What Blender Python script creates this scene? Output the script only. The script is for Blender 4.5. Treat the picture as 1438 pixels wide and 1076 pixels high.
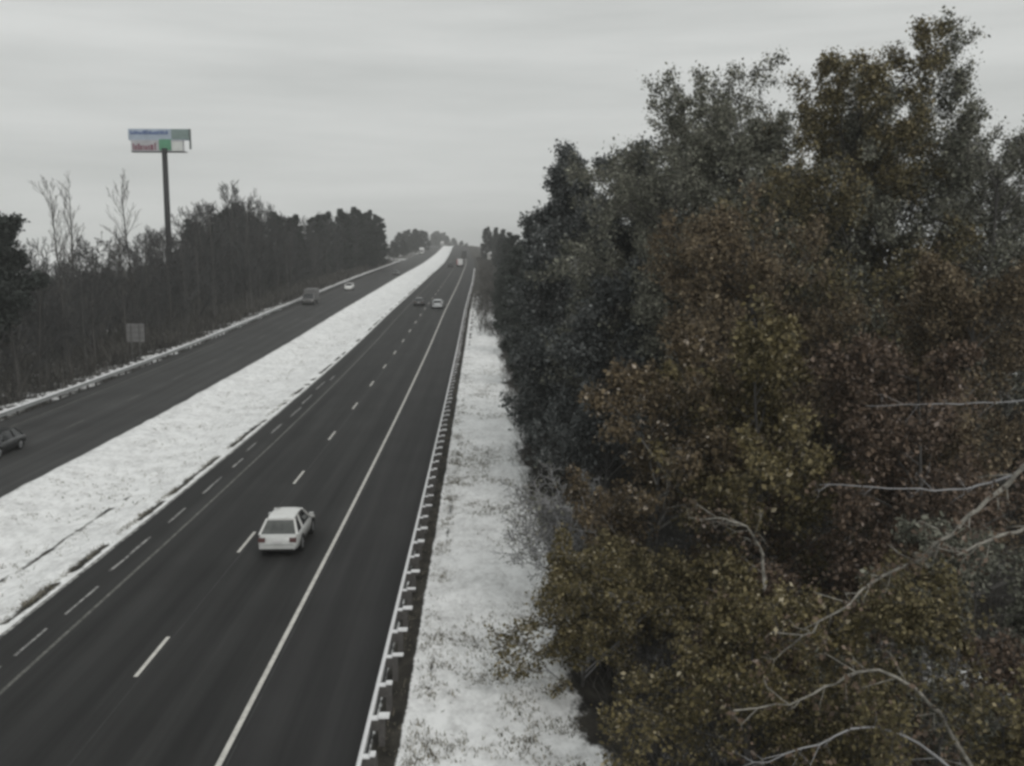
import bpy, math, random
import numpy as np
from mathutils import Vector, Matrix

for o in list(bpy.data.objects):
    bpy.data.objects.remove(o)
C = bpy.context.scene.collection
S = bpy.context.scene
PI = math.pi

# ------------------------------------------------------------------ camera
CAM_Z = 12.4
F_PX, W_PX, H_PX = 1348.0, 1438.0, 1076.0
PITCH = math.atan((H_PX / 2 - 362) / F_PX)
YAW = math.atan((719 - 676) / (F_PX / math.cos(PITCH)))
cam_d = bpy.data.cameras.new('camera')
cam_d.sensor_fit = 'HORIZONTAL'
cam_d.sensor_width = 36
cam_d.lens = 36 * F_PX / W_PX
cam_d.clip_start = 0.1
cam_d.clip_end = 6000
cam = bpy.data.objects.new('camera', cam_d)
C.objects.link(cam)
cam.location = (0, 0, CAM_Z)
cam.rotation_euler = (PI / 2 - PITCH, 0, -YAW)
S.camera = cam
S.render.resolution_x, S.render.resolution_y = 1024, 766

# ------------------------------------------------------------------ sky, sun, exposure
SUN_EL, SUN_AZ = math.radians(38), math.radians(150)
w = bpy.data.worlds.new('World')
S.world = w
w.use_nodes = True
nt = w.node_tree
nt.nodes.clear()
N = nt.nodes.new
sky = N('ShaderNodeTexSky')
sky.sky_type = 'NISHITA'
sky.sun_disc = False
sky.sun_elevation = SUN_EL
sky.sun_rotation = SUN_AZ
sky.dust_density = 4.0
hs = N('ShaderNodeHueSaturation')
hs.inputs['Saturation'].default_value = 0.10
nt.links.new(sky.outputs[0], hs.inputs['Color'])
tc = N('ShaderNodeTexCoord')
mp = N('ShaderNodeMapping')
mp.inputs['Scale'].default_value = (1.3, 1.3, 13.0)
nz = N('ShaderNodeTexNoise')
nz.inputs['Scale'].default_value = 1.6
nz.inputs['Detail'].default_value = 5
nz.inputs['Roughness'].default_value = 0.55
cr = N('ShaderNodeValToRGB')
cr.color_ramp.elements[0].position = 0.30
cr.color_ramp.elements[0].color = (4.5, 4.65, 4.54, 1)
cr.color_ramp.elements[1].position = 0.72
cr.color_ramp.elements[1].color = (6.0, 6.13, 6.0, 1)
mix = N('ShaderNodeMix')
mix.data_type = 'RGBA'
mix.inputs[0].default_value = 0.88
bg = N('ShaderNodeBackground')
bg.inputs['Strength'].default_value = 0.12
out = N('ShaderNodeOutputWorld')
L = nt.links.new
L(tc.outputs['Generated'], mp.inputs['Vector'])
L(mp.outputs[0], nz.inputs['Vector'])
L(nz.outputs[0], cr.inputs[0])
L(hs.outputs[0], mix.inputs[6])
L(cr.outputs[0], mix.inputs[7])
L(mix.outputs[2], bg.inputs['Color'])
L(bg.outputs[0], out.inputs['Surface'])

sd = bpy.data.lights.new('sun', 'SUN')
sd.energy = 1.05
sd.angle = math.radians(35)
sd.color = (1.0, 0.97, 0.93)
so = bpy.data.objects.new('sun', sd)
C.objects.link(so)
_dir = Vector((math.sin(SUN_AZ) * math.cos(SUN_EL), math.cos(SUN_AZ) * math.cos(SUN_EL), math.sin(SUN_EL)))
so.rotation_euler = _dir.to_track_quat('Z', 'Y').to_euler()
so.location = (0, -50, 120)

S.view_settings.view_transform = 'Standard'
S.view_settings.look = 'None'
S.view_settings.exposure = 0.0
S.view_settings.gamma = 1.0
try:
    S.cycles.filter_width = 3.1      # a soft low-resolution video camera
    S.cycles.max_bounces = 6
    S.cycles.diffuse_bounces = 3
    S.cycles.glossy_bounces = 2
    S.cycles.transparent_max_bounces = 4
    S.cycles.volume_bounces = 1
    S.cycles.use_denoising = True
except Exception:
    pass

# ------------------------------------------------------------------ road profile
def pchip(xs, ys):
    xs, ys = np.array(xs, float), np.array(ys, float)
    h = np.diff(xs); d = np.diff(ys) / h
    m = np.zeros(len(xs))
    m[0], m[-1] = d[0], d[-1]
    for i in range(1, len(xs) - 1):
        if d[i - 1] * d[i] > 0:
            w1, w2 = 2 * h[i] + h[i - 1], h[i] + 2 * h[i - 1]
            m[i] = (w1 + w2) / (w1 / d[i - 1] + w2 / d[i])
    def f(x):
        x = np.clip(np.asarray(x, float), xs[0], xs[-1])
        i = np.clip(np.searchsorted(xs, x) - 1, 0, len(xs) - 2)
        t = (x - xs[i]) / h[i]
        return ((1 + 2 * t) * (1 - t) ** 2 * ys[i] + t * (1 - t) ** 2 * h[i] * m[i]
                + t * t * (3 - 2 * t) * ys[i + 1] + t * t * (t - 1) * h[i] * m[i + 1])
    return f

zf = pchip([-60, 0, 38, 60, 107, 178, 272, 372, 590, 920, 1020, 1150, 1600, 3000],
           [0, 0, 0.0, .15, 1.0, 3.3, 6.4, 9.0, 14.2, 23.2, 24.6, 22.5, 12, 5])
df = pchip([-60, 0, 150, 260, 372, 590, 900, 1100, 1600, 3000], [0, 0, 0, 0.5, .3, -3.5, -10, -15, -32, -80])

def zg(y): return float(zf(y))
def dg(y): return float(df(y))

def bank(x):
    """height of the ground beside the road, relative to the road, at lateral offset x"""
    x = np.asarray(x, float)
    h = np.zeros_like(x)
    h = np.where(x > 2.6, -0.10 * (np.minimum(x, 22) - 2.6), h)
    h = np.where(x < -37.2, -0.12 * (np.minimum(-x, 50) - 37.2), h)
    return h

_rng = np.random.default_rng(5)
_lat = _rng.random((256, 256))
def vnoise(x, y, s):
    x, y = np.asarray(x) / s + 1000, np.asarray(y) / s + 1000
    xi, yi = np.floor(x).astype(int), np.floor(y).astype(int)
    fx, fy = x - xi, y - yi
    fx, fy = fx * fx * (3 - 2 * fx), fy * fy * (3 - 2 * fy)
    g = lambda a, b: _lat[a % 256, b % 256]
    return (g(xi, yi) * (1 - fx) + g(xi + 1, yi) * fx) * (1 - fy) + (g(xi, yi + 1) * (1 - fx) + g(xi + 1, yi + 1) * fx) * fy

def gz(x, y):
    """ground height at lateral offset x (before the road's bend), distance y"""
    return zg(y) + float(bank(x))

def spot(x, y, dz=0.0):
    return Vector((x + dg(y), y, gz(x, y) + dz))

# pixel of the photo + distance -> a point; used to measure where things stand
def at(u, v, y):
    r = cam.rotation_euler.to_matrix() @ Vector(((u - W_PX / 2) / F_PX, -(v - H_PX / 2) / F_PX, -1))
    return Vector((0, 0, CAM_Z)) + r * (y / r.y)

# ------------------------------------------------------------------ materials
def mat(name, col, rough=0.8, metal=0.0, spec=0.3, noise=None, col2=None, scale=6.0, bump=0.0, coat=0.0,
        island=None, trans=0.0, ramp=(0.35, 0.65), stretch=None, detail=6, bscale=None):
    m = bpy.data.materials.new(name)
    m.use_nodes = True
    t = m.node_tree
    b = t.nodes['Principled BSDF']
    b.inputs['Base Color'].default_value = (*col, 1)
    b.inputs['Roughness'].default_value = rough
    b.inputs['Metallic'].default_value = metal
    b.inputs['Specular IOR Level'].default_value = spec
    b.inputs['Coat Weight'].default_value = coat
    if col2 is not None:
        tcn = t.nodes.new('ShaderNodeTexCoord')
        n = t.nodes.new('ShaderNodeTexNoise')
        n.inputs['Scale'].default_value = scale
        n.inputs['Detail'].default_value = detail
        n.inputs['Roughness'].default_value = 0.65
        src = tcn.outputs['Object']
        if stretch:
            mpn = t.nodes.new('ShaderNodeMapping')
            mpn.inputs['Scale'].default_value = stretch
            t.links.new(src, mpn.inputs[0]); src = mpn.outputs[0]
        t.links.new(src, n.inputs['Vector'])
        r = t.nodes.new('ShaderNodeValToRGB')
        r.color_ramp.elements[0].position = ramp[0]; r.color_ramp.elements[0].color = (*col, 1)
        r.color_ramp.elements[1].position = ramp[1]; r.color_ramp.elements[1].color = (*col2, 1)
        t.links.new(n.outputs[0], r.inputs[0])
        t.links.new(r.outputs[0], b.inputs['Base Color'])
        if bump:
            bn = t.nodes.new('ShaderNodeBump')
            bn.inputs['Strength'].default_value = bump
            bn.inputs['Distance'].default_value = 0.03
            t.links.new(n.outputs[0], bn.inputs['Height'])
            t.links.new(bn.outputs[0], b.inputs['Normal'])
    if island:
        g = t.nodes.new('ShaderNodeNewGeometry')
        r = t.nodes.new('ShaderNodeValToRGB')
        els = r.color_ramp.elements
        els[0].position, els[0].color = island[0][0], (*island[0][1], 1)
        els[1].position, els[1].color = island[-1][0], (*island[-1][1], 1)
        for p, c in island[1:-1]:
            e = els.new(p); e.color = (*c, 1)
        t.links.new(g.outputs['Random Per Island'], r.inputs[0])
        t.links.new(r.outputs[0], b.inputs['Base Color'])
    return m

def road_mat(name, c1, c2, wheel):
    m = mat(name, c1, 0.75, spec=0.25, col2=c2, scale=1.0, stretch=(1.5, 0.035, 1), detail=10, ramp=(.36, .66))
    t = m.node_tree
    b = t.nodes['Principled BSDF']
    base = b.inputs['Base Color'].links[0].from_socket
    tcn = t.nodes.new('ShaderNodeTexCoord')
    n = t.nodes.new('ShaderNodeTexNoise'); n.inputs['Scale'].default_value = 55; n.inputs['Detail'].default_value = 3
    n2 = t.nodes.new('ShaderNodeTexNoise'); n2.inputs['Scale'].default_value = 0.22; n2.inputs['Detail'].default_value = 6
    t.links.new(tcn.outputs['Object'], n.inputs['Vector']); t.links.new(tcn.outputs['Object'], n2.inputs['Vector'])
    r = t.nodes.new('ShaderNodeMapRange'); r.inputs[3].default_value = .78; r.inputs[4].default_value = 1.22
    t.links.new(n.outputs[0], r.inputs[0])
    r2 = t.nodes.new('ShaderNodeMapRange'); r2.inputs[1].default_value = .3; r2.inputs[2].default_value = .7
    r2.inputs[3].default_value = .85; r2.inputs[4].default_value = 1.15
    t.links.new(n2.outputs[0], r2.inputs[0])
    mu = t.nodes.new('ShaderNodeMath'); mu.operation = 'MULTIPLY'
    t.links.new(r.outputs[0], mu.inputs[0]); t.links.new(r2.outputs[0], mu.inputs[1])
    mx = t.nodes.new('ShaderNodeMix'); mx.data_type = 'RGBA'; mx.blend_type = 'MULTIPLY'; mx.inputs[0].default_value = 1
    sx = t.nodes.new('ShaderNodeSeparateXYZ'); t.links.new(tcn.outputs['Object'], sx.inputs[0])
    def mth(op, a, b_):
        n_ = t.nodes.new('ShaderNodeMath'); n_.operation = op
        for i_, q_ in enumerate((a, b_)):
            if isinstance(q_, (int, float)): n_.inputs[i_].default_value = q_
            elif q_ is not None: t.links.new(q_, n_.inputs[i_])
        return n_.outputs[0]
    wob_ = mth('MULTIPLY', n2.outputs[0], .5)
    ph_ = mth('MULTIPLY', mth('ADD', mth('ADD', sx.outputs['X'], wob_), wheel), 2 * PI / 1.85)
    wv = mth('ADD', mth('MULTIPLY', mth('COSINE', ph_, None), .13), 1.02)
    tot = mth('MULTIPLY', mu.outputs[0], wv)
    t.links.new(base, mx.inputs[6]); t.links.new(tot, mx.inputs[7])
    t.links.new(mx.outputs[2], b.inputs['Base Color'])
    return m

M = {}
M['asphalt_right'] = road_mat('asphalt_right', (.014, .0142, .0142), (.029, .029, .0285), 8.15)
M['asphalt_left'] = road_mat('asphalt_left', (.031, .031, .031), (.053, .053, .0525), 27.7)
M['asphalt_shoulder'] = road_mat('asphalt_shoulder', (.018, .018, .0185), (.031, .0305, .0305), 0)
M['paint'] = mat('road_paint', (.62, .61, .57), .7, col2=(.36, .35, .33), scale=3, ramp=(.45, .75))
M['paint_worn'] = mat('worn_road_paint', (.055, .055, .052), .8, col2=(.20, .20, .185), scale=5, ramp=(.35, .7))
M['snow_rest'] = mat('snow_remnant', (.06, .06, .06), .8, col2=(.42, .42, .41), scale=3, ramp=(.36, .62))
M['joint'] = mat('sealed_joint', (.018, .018, .018), .6, col2=(.035, .035, .035), scale=1.2, ramp=(.4, .6))
M['galv'] = mat('galvanised_steel', (.42, .43, .43), .45, metal=.6, col2=(.30, .31, .31), scale=5)
M['galv_dark'] = mat('weathered_steel', (.16, .16, .155), .6, metal=.4, col2=(.10, .10, .10), scale=9)
M['snow_cap'] = mat('snow_cap', (.78, .79, .80), .7, col2=(.70, .70, .71), scale=8)
M['post'] = mat('guardrail_post', (.11, .105, .10), .8, col2=(.07, .067, .065), scale=9)
M['bark'] = mat('grey_bark', (.050, .048, .046), .9, col2=(.085, .082, .078), scale=7, bump=.4)
M['twig'] = mat('twig_wood', (.055, .053, .050), .9, col2=(.105, .10, .095), scale=.6)
M['twig_far'] = mat('far_twig_wood', (.040, .040, .041), .9, col2=(.062, .062, .062), scale=.4)
M['pale_trunk'] = mat('pale_grey_trunk', (.05, .049, .047), .9, col2=(.10, .098, .095), scale=4, bump=.4)
M['pale_bark'] = mat('pale_bark', (.30, .285, .25), .85, col2=(.12, .115, .10), scale=5, ramp=(.4, .62), bump=.6)
M['brush'] = mat('dry_brush_stems', (.05, .05, .05), .9, island=[(0, (.028, .027, .026)), (.6, (.06, .057, .052)), (1, (.12, .115, .105))])
M['needle'] = mat('pine_needles', (.04, .05, .04), .7, island=[(0, (.030, .036, .033)), (.55, (.055, .065, .058)), (.9, (.085, .095, .085)), (1, (.14, .15, .14))])
M['needle_far'] = mat('far_pine_needles', (.03, .036, .033), .8, island=[(0, (.022, .027, .025)), (1, (.050, .058, .052))])
def leafm(name, *stops):
    return mat(name, stops[0][1], .65, spec=.25, island=list(stops))
M['leaf_olive'] = leafm('olive_leaves', (0, (0.036, 0.032, 0.016)), (0.35, (0.088, 0.073, 0.031)), (0.7, (0.138, 0.112, 0.049)), (0.93, (0.220, 0.184, 0.100)), (1, (0.385, 0.340, 0.248)))
M['leaf_brown'] = leafm('brown_oak_leaves', (0, (0.034, 0.026, 0.020)), (0.4, (0.082, 0.058, 0.041)), (0.75, (0.122, 0.086, 0.059)), (0.95, (0.179, 0.133, 0.101)), (1, (0.293, 0.246, 0.219)))
M['leaf_greygreen'] = leafm('grey_green_leaves', (0, (0.061, 0.065, 0.051)), (0.5, (0.135, 0.139, 0.108)), (0.9, (0.207, 0.205, 0.166)), (1, (0.384, 0.384, 0.311)))
M['leaf_dark'] = leafm('dark_brown_leaves', (0, (0.050, 0.039, 0.025)), (0.5, (0.120, 0.090, 0.055)), (0.9, (0.175, 0.138, 0.086)), (1, (0.309, 0.255, 0.174)))
M['leaf_grey'] = leafm('soft_grey_foliage', (0, (0.040, 0.046, 0.045)), (0.5, (0.084, 0.092, 0.090)), (0.9, (0.146, 0.155, 0.152)), (1, (0.278, 0.291, 0.285)))
M['leaf_olivedark'] = leafm('dark_olive_leaves', (0, (0.045, 0.039, 0.021)), (0.5, (0.106, 0.090, 0.043)), (0.9, (0.166, 0.139, 0.069)), (1, (0.317, 0.266, 0.162)))
M['leaf_tan'] = leafm('tan_oak_leaves', (0, (0.042, 0.032, 0.021)), (0.4, (0.096, 0.073, 0.043)), (0.8, (0.149, 0.112, 0.064)), (0.95, (0.222, 0.176, 0.115)), (0.98, (0.426, 0.369, 0.306)), (1, (0.462, 0.411, 0.356)))
M['pale_twig'] = mat('pale_twigs', (.12, .115, .105), .9, col2=(.34, .33, .31), scale=1.4, ramp=(.4, .65))
M['grey_twig'] = mat('grey_twigs', (.18, .18, .185), .9, col2=(.32, .32, .325), scale=.8)
M['grass_dead'] = mat('dead_grass', (.2, .18, .13), .9, island=[(0, (.06, .056, .042)), (.6, (.17, .155, .12)), (1, (.33, .30, .24))])
M['tyre'] = mat('tyre_rubber', (.018, .018, .018), .85, col2=(.028, .028, .028), scale=20)
M['rim'] = mat('wheel_rim', (.42, .43, .44), .35, metal=.8)
M['glass'] = mat('car_glass', (.012, .014, .016), .06, spec=.6, coat=.3)
M['rear_glass'] = mat('grey_rear_glass', (.05, .055, .052), .18, spec=.6, col2=(.10, .105, .10), scale=2.5)  # greyer, mottled base than the other car windows
M['plastic'] = mat('black_plastic', (.02, .02, .02), .6)
M['red_lens'] = mat('red_lens', (.11, .06, .058), .2, spec=.5)
M['clear_lens'] = mat('clear_lens', (.75, .75, .72), .15, spec=.6)
M['plate'] = mat('licence_plate_white', (.6, .6, .6), .5)
def paint(name, c, c2=None):
    return mat(name, c, .28, metal=.0, spec=.5, coat=.6, col2=c2 or tuple(x * .88 for x in c), scale=1.5)
M['car_white'] = paint('white_car_paint', (.70, .71, .70), (.60, .60, .58))
M['car_near'] = paint('off_white_car_paint', (.52, .53, .52), (.46, .47, .46))
M['car_silver'] = paint('silver_car_paint', (.50, .52, .53))
M['car_black'] = paint('dark_car_paint', (.020, .021, .023))
M['car_grey'] = paint('grey_truck_paint', (.12, .12, .12))
M['car_charcoal'] = paint('charcoal_car_paint', (.045, .045, .045))
M['car_red'] = paint('red_paint', (.30, .04, .04))
M['box_white'] = paint('white_cargo_box', (.72, .72, .72))
M['box_grey'] = mat('grey_cargo_box', (.15, .15, .15), .6, col2=(.12, .12, .12), scale=2)
M['sign_back'] = mat('sign_back_aluminium', (.22, .22, .22), .6, metal=.1, col2=(.17, .17, .17), scale=2)
M['pole'] = mat('dark_steel_pole', (.030, .031, .033), .6, metal=.3, col2=(.022, .022, .024), scale=1)
M['litter'] = mat('leaf_litter', (.03, .027, .022), .95, col2=(.06, .053, .042), scale=3)

# ground: snow over dead grass, the snow cover held in a vertex attribute
def ground_mat():
    m = bpy.data.materials.new('snowy_ground')
    m.use_nodes = True
    t = m.node_tree; b = t.nodes['Principled BSDF']; lk = t.links.new
    b.inputs['Roughness'].default_value = .85
    b.inputs['Specular IOR Level'].default_value = .15
    tcn = t.nodes.new('ShaderNodeTexCoord')
    at_ = t.nodes.new('ShaderNodeAttribute'); at_.attribute_name = 'snow_cover'
    def noise(scale, det=6, rough=.6, stretch=(1, 1, 1)):
        mpn = t.nodes.new('ShaderNodeMapping'); mpn.inputs['Scale'].default_value = stretch
        lk(tcn.outputs['Object'], mpn.inputs[0])
        n = t.nodes.new('ShaderNodeTexNoise'); n.inputs['Scale'].default_value = scale
        n.inputs['Detail'].default_value = det; n.inputs['Roughness'].default_value = rough
        lk(mpn.outputs[0], n.inputs['Vector']); return n
    def math_(op, a, bb):
        n = t.nodes.new('ShaderNodeMath'); n.operation = op
        for i, s in enumerate((a, bb)):
            if isinstance(s, (int, float)): n.inputs[i].default_value = s
            else: lk(s, n.inputs[i])
        return n.outputs[0]
    fine = noise(5.5, 9, .72, (1, .55, 1)); big = noise(.55, 5, .6); mid = noise(2.0, 6, .6, (1, .6, 1))
    v = math_('ADD', math_('MULTIPLY', fine.outputs[0], .42), math_('MULTIPLY', big.outputs[0], .28))
    v = math_('ADD', v, math_('MULTIPLY', mid.outputs[0], .30))
    d = math_('SUBTRACT', math_('ADD', v, at_.outputs['Fac']), 1.0)
    mr = t.nodes.new('ShaderNodeMapRange'); mr.interpolation_type = 'SMOOTHSTEP'
    mr.inputs[1].default_value = -.07; mr.inputs[2].default_value = .11
    lk(d, mr.inputs[0])
    soil = t.nodes.new('ShaderNodeValToRGB')
    soil.color_ramp.elements[0].position = .35; soil.color_ramp.elements[0].color = (.016, .0155, .014, 1)
    soil.color_ramp.elements[1].position = .68; soil.color_ramp.elements[1].color = (.060, .055, .046, 1)
    lk(mid.outputs[0], soil.inputs[0])
    sn = t.nodes.new('ShaderNodeValToRGB')
    sn.color_ramp.elements[0].position = .33; sn.color_ramp.elements[0].color = (.43, .43, .425, 1)
    sn.color_ramp.elements[1].position = .55; sn.color_ramp.elements[1].color = (.86, .87, .87, 1)
    lk(v, sn.inputs[0])
    mx = t.nodes.new('ShaderNodeMix'); mx.data_type = 'RGBA'
    lk(mr.outputs[0], mx.inputs[0]); lk(soil.outputs[0], mx.inputs[6]); lk(sn.outputs[0], mx.inputs[7])
    lk(mx.outputs[2], b.inputs['Base Color'])
    bn = t.nodes.new('ShaderNodeBump'); bn.inputs['Strength'].default_value = .5; bn.inputs['Distance'].default_value = .12
    lk(v, bn.inputs['Height']); lk(bn.outputs[0], b.inputs['Normal'])
    return m
M['ground'] = ground_mat()

# ------------------------------------------------------------------ mesh helpers
class MB:
    def __init__(s): s.v, s.f, s.m = [], [], []
    def add(s, vs, fs, mi=0):
        o = len(s.v)
        s.v.extend(tuple(p) for p in vs)
        s.f.extend(tuple(i + o for i in f) for f in fs)
        s.m.extend([mi] * len(fs))
    def box(s, x0, x1, y0, y1, z0, z1, mi=0, mtx=None):
        vs = [Vector((x, y, z)) for z in (z0, z1) for y in (y0, y1) for x in (x0, x1)]
        if mtx: vs = [mtx @ p for p in vs]
        s.add(vs, [(0, 2, 3, 1), (4, 5, 7, 6), (0, 1, 5, 4), (2, 6, 7, 3), (0, 4, 6, 2), (1, 3, 7, 5)], mi)
    def tube(s, pts, rad, n=6, mi=0, cap=True):
        pts = [Vector(p) for p in pts]
        if not hasattr(rad, '__len__'): rad = [rad] * len(pts)
        vs, fs = [], []
        for i, p in enumerate(pts):
            t = (pts[min(i + 1, len(pts) - 1)] - pts[max(i - 1, 0)])
            if t.length < 1e-9: t = Vector((0, 0, 1))
            t.normalize()
            a = t.cross(Vector((0.31, 0.17, 1)) if abs(t.z) < .95 else Vector((1, 0.1, 0)))
            a.normalize(); b = t.cross(a)
            for k in range(n):
                an = 2 * PI * k / n
                vs.append(p + (a * math.cos(an) + b * math.sin(an)) * rad[i])
        for i in range(len(pts) - 1):
            for k in range(n):
                k2 = (k + 1) % n
                fs.append((i * n + k, i * n + k2, (i + 1) * n + k2, (i + 1) * n + k))
        if cap and n > 3:
            fs.append(tuple(range(n - 1, -1, -1)))
            fs.append(tuple(range((len(pts) - 1) * n, len(pts) * n)))
        s.add(vs, fs, mi)
    def cyl(s, c, axis, r, h, n=16, mi=0):
        c, ax = Vector(c), Vector(axis).normalized()
        s.tube([c - ax * h / 2, c + ax * h / 2], r, n, mi)
    def loft(s, rings, mi=0, cap=True):
        n = len(rings[0]); vs = [p for r in rings for p in r]; fs = []
        for i in range(len(rings) - 1):
            for k in range(n):
                k2 = (k + 1) % n
                fs.append((i * n + k, i * n + k2, (i + 1) * n + k2, (i + 1) * n + k))
        if cap:
            fs.append(tuple(range(n - 1, -1, -1))); fs.append(tuple(range((len(rings) - 1) * n, len(rings) * n)))
        s.add(vs, fs, mi)
    def build(s, name, mats, parent=None, smooth=False):
        me = bpy.data.meshes.new(name)
        me.from_pydata(s.v, [], s.f)
        mats = mats if isinstance(mats, (list, tuple)) else [mats]
        for m_ in mats: me.materials.append(m_)
        if len(mats) > 1: me.polygons.foreach_set('material_index', s.m)
        if smooth: me.polygons.foreach_set('use_smooth', [True] * len(me.polygons))
        me.update()
        o = bpy.data.objects.new(name, me); C.objects.link(o)
        if parent is not None: o.parent = parent
        return o

def np_mesh(name, verts, nper, m, parent=None, smooth=False):
    """verts (F*nper,3): F separate faces"""
    verts = np.asarray(verts, np.float32).reshape(-1, 3)
    nf = len(verts) // nper
    me = bpy.data.meshes.new(name)
    me.vertices.add(len(verts)); me.vertices.foreach_set('co', verts.ravel())
    me.loops.add(len(verts)); me.loops.foreach_set('vertex_index', np.arange(len(verts), dtype=np.int32))
    me.polygons.add(nf)
    me.polygons.foreach_set('loop_start', np.arange(0, nf * nper, nper, dtype=np.int32))
    me.polygons.foreach_set('loop_total', np.full(nf, nper, np.int32))
    me.materials.append(m)
    me.update(calc_edges=True)
    o = bpy.data.objects.new(name, me); C.objects.link(o)
    if parent is not None: o.parent = parent
    return o

def tag(o, label=None, cat=None, group=None, kind=None):
    if label: o['label'] = label
    if cat: o['category'] = cat
    if group: o['group'] = group
    if kind: o['kind'] = kind
    return o

def empty(name, loc=(0, 0, 0), rz=0, sc=1, rx=0):
    o = bpy.data.objects.new(name, None); C.objects.link(o)
    o.location = loc; o.rotation_euler = (rx, 0, rz); o.scale = (sc, sc, sc)
    o.empty_display_size = .3
    return o

def copy_tree(o, parent=None):
    c = o.copy(); C.objects.link(c); c.parent = parent
    for ch in [x for x in bpy.data.objects if x.parent == o]: copy_tree(ch, c)
    return c

# ------------------------------------------------------------------ ground sheet
def stations(y0, y1, k=1.0):
    ys = [y0]
    while ys[-1] < y1:
        y = ys[-1]
        ys.append(y + k * (0.5 if y < 90 else 1.2 if y < 200 else 4 if y < 500 else 14 if y < 1200 else 60))
    ys[-1] = y1
    return np.array(ys)

XR = [-16.0, -2.9]      # right carriageway pavement
XL = [-35.9, -25.0]     # left carriageway pavement
def build_ground():
    cols = [-900, -500, -300, -200, -140, -100, -80, -66, -58, -52, -48, -45, -43, -41, -40, -39, -38, -37.4, -36.9, -36.4, -35.9,
            -35.85, -25.05]
    cols += list(np.arange(-25.0, -15.99, .3)) + [-15.95, -2.95]
    cols += list(np.arange(-2.9, 4.2, .22)) + [4.6, 5.2, 6, 7, 8, 9.5, 11, 13, 15, 18, 22, 27, 33, 40, 50, 65, 90, 140, 220, 350, 600, 900]
    X = np.array(cols); Y = stations(-30, 3000)
    gx, gy = np.meshgrid(X, Y)
    z = zf(gy) + bank(gx)
    under = ((gx > -35.88) & (gx < -25.02)) | ((gx > -15.98) & (gx < -2.92))
    z = np.where(under, z - .12, z)
    med = (gx > -25.02) & (gx < -15.98)
    verge = (gx > -2.92) & (gx < 4.3)
    left = (gx < -35.88)
    t = np.clip((gx + 25) / 9, 0, 1)
    # shallow ditch along the median, snow a few centimetres above the pavement
    z = z + np.where(med, -0.45 * np.sin(PI * t) ** 1.5 + .02 + .10 * (vnoise(gx, gy, 1.3) - .5) + .22 * (vnoise(gx, gy, 3.4) - .5) * np.sin(PI * t) + .16 * np.exp(-((gx + 24.3) / .5) ** 2) * vnoise(gx, gy, 2.0) + .14 * np.exp(-((gx + 17.0) / .35) ** 2) * vnoise(gx, gy, 2.3), 0)
    z = z + np.where(verge, .02 + .10 * (vnoise(gx, gy, .8) - .5) * np.clip((gx + 2.7), 0, 1) + .24 * (vnoise(gx, gy, 2.6) - .5) * np.clip((gx + 2.0), 0, 1), 0)
    far = (gx > 4.3) | (gx < -37)
    z = z + np.where(far, .35 * (vnoise(gx, gy, 6) - .5), 0)
    # snow cover
    sn = np.full(gx.shape, .40)
    sn = np.where(med, .85 + .10 * (vnoise(gx, gy, 2.5) - .5), sn)
    ditch = np.exp(-((gx + 19.0 + .5 * (vnoise(gx * 0, gy, 9) - .5)) / .22) ** 2)
    sn = np.where(med, sn - .52 * ditch * np.clip((62 - gy) / 14, 0, 1) * (vnoise(gx, gy, .9) > .3), sn)
    edge = np.exp(-((gx + 16.4) / .22) ** 2) * (vnoise(gx * 0, gy, 1.3) > .40)
    sn = np.where(med, sn - .6 * edge, sn)
    sn = np.where(med & (gx < -24.4), sn - .25 * np.clip((-24.4 - gx) / .6, 0, 1), sn)
    rim = 2.15 + 1.5 * (vnoise(gx * 0, gy, 5) - .5) + .9 * (vnoise(gx * 0, gy, 1.5) - .5)
    vv = .81 + .10 * (vnoise(gx, gy, 1.9) - .5) - .5 * np.clip((gx - rim) / 1.3, 0, 1)
    strip = np.clip(1 - np.abs(gx + 2.50) / .42, 0, 1) ** .4 * (.8 + .35 * vnoise(gx, gy, .7))
    vv = vv - .62 * np.clip(strip * 1.6, 0, 1)
    dots = np.exp(-((gx + 1.55) / .16) ** 2) * (vnoise(gx * 0, gy, .55) > .55)
    vv = vv - .3 * dots
    vv = vv - .42 * np.clip((gy - 95) / 130, 0, 1)
    sn = np.where(verge, vv, sn)
    sn = np.where(gx > 4.3, .42 + .22 * (vnoise(gx, gy, 3) - .5), sn)
    sn = np.where(left, .46 + .35 * (vnoise(gx, gy, 2.2) - .5), sn)
    sn = np.where((np.abs(gx) > 130), .62, sn)
    vs = np.stack([gx + df(gy), gy, z], -1).reshape(-1, 3)
    nx, ny = len(X), len(Y)
    i = np.arange(ny - 1)[:, None] * nx + np.arange(nx - 1)[None, :]
    fs = np.stack([i, i + 1, i + 1 + nx, i + nx], -1).reshape(-1, 4)
    me = bpy.data.meshes.new('ground')
    me.from_pydata(vs.tolist(), [], fs.tolist())
    me.materials.append(M['ground'])
    a = me.attributes.new('snow_cover', 'FLOAT', 'POINT')
    a.data.foreach_set('value', sn.ravel().astype(np.float32))
    me.polygons.foreach_set('use_smooth', [True] * len(me.polygons))
    o = bpy.data.objects.new('ground', me); C.objects.link(o)
    tag(o, kind='structure')
build_ground()

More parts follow.
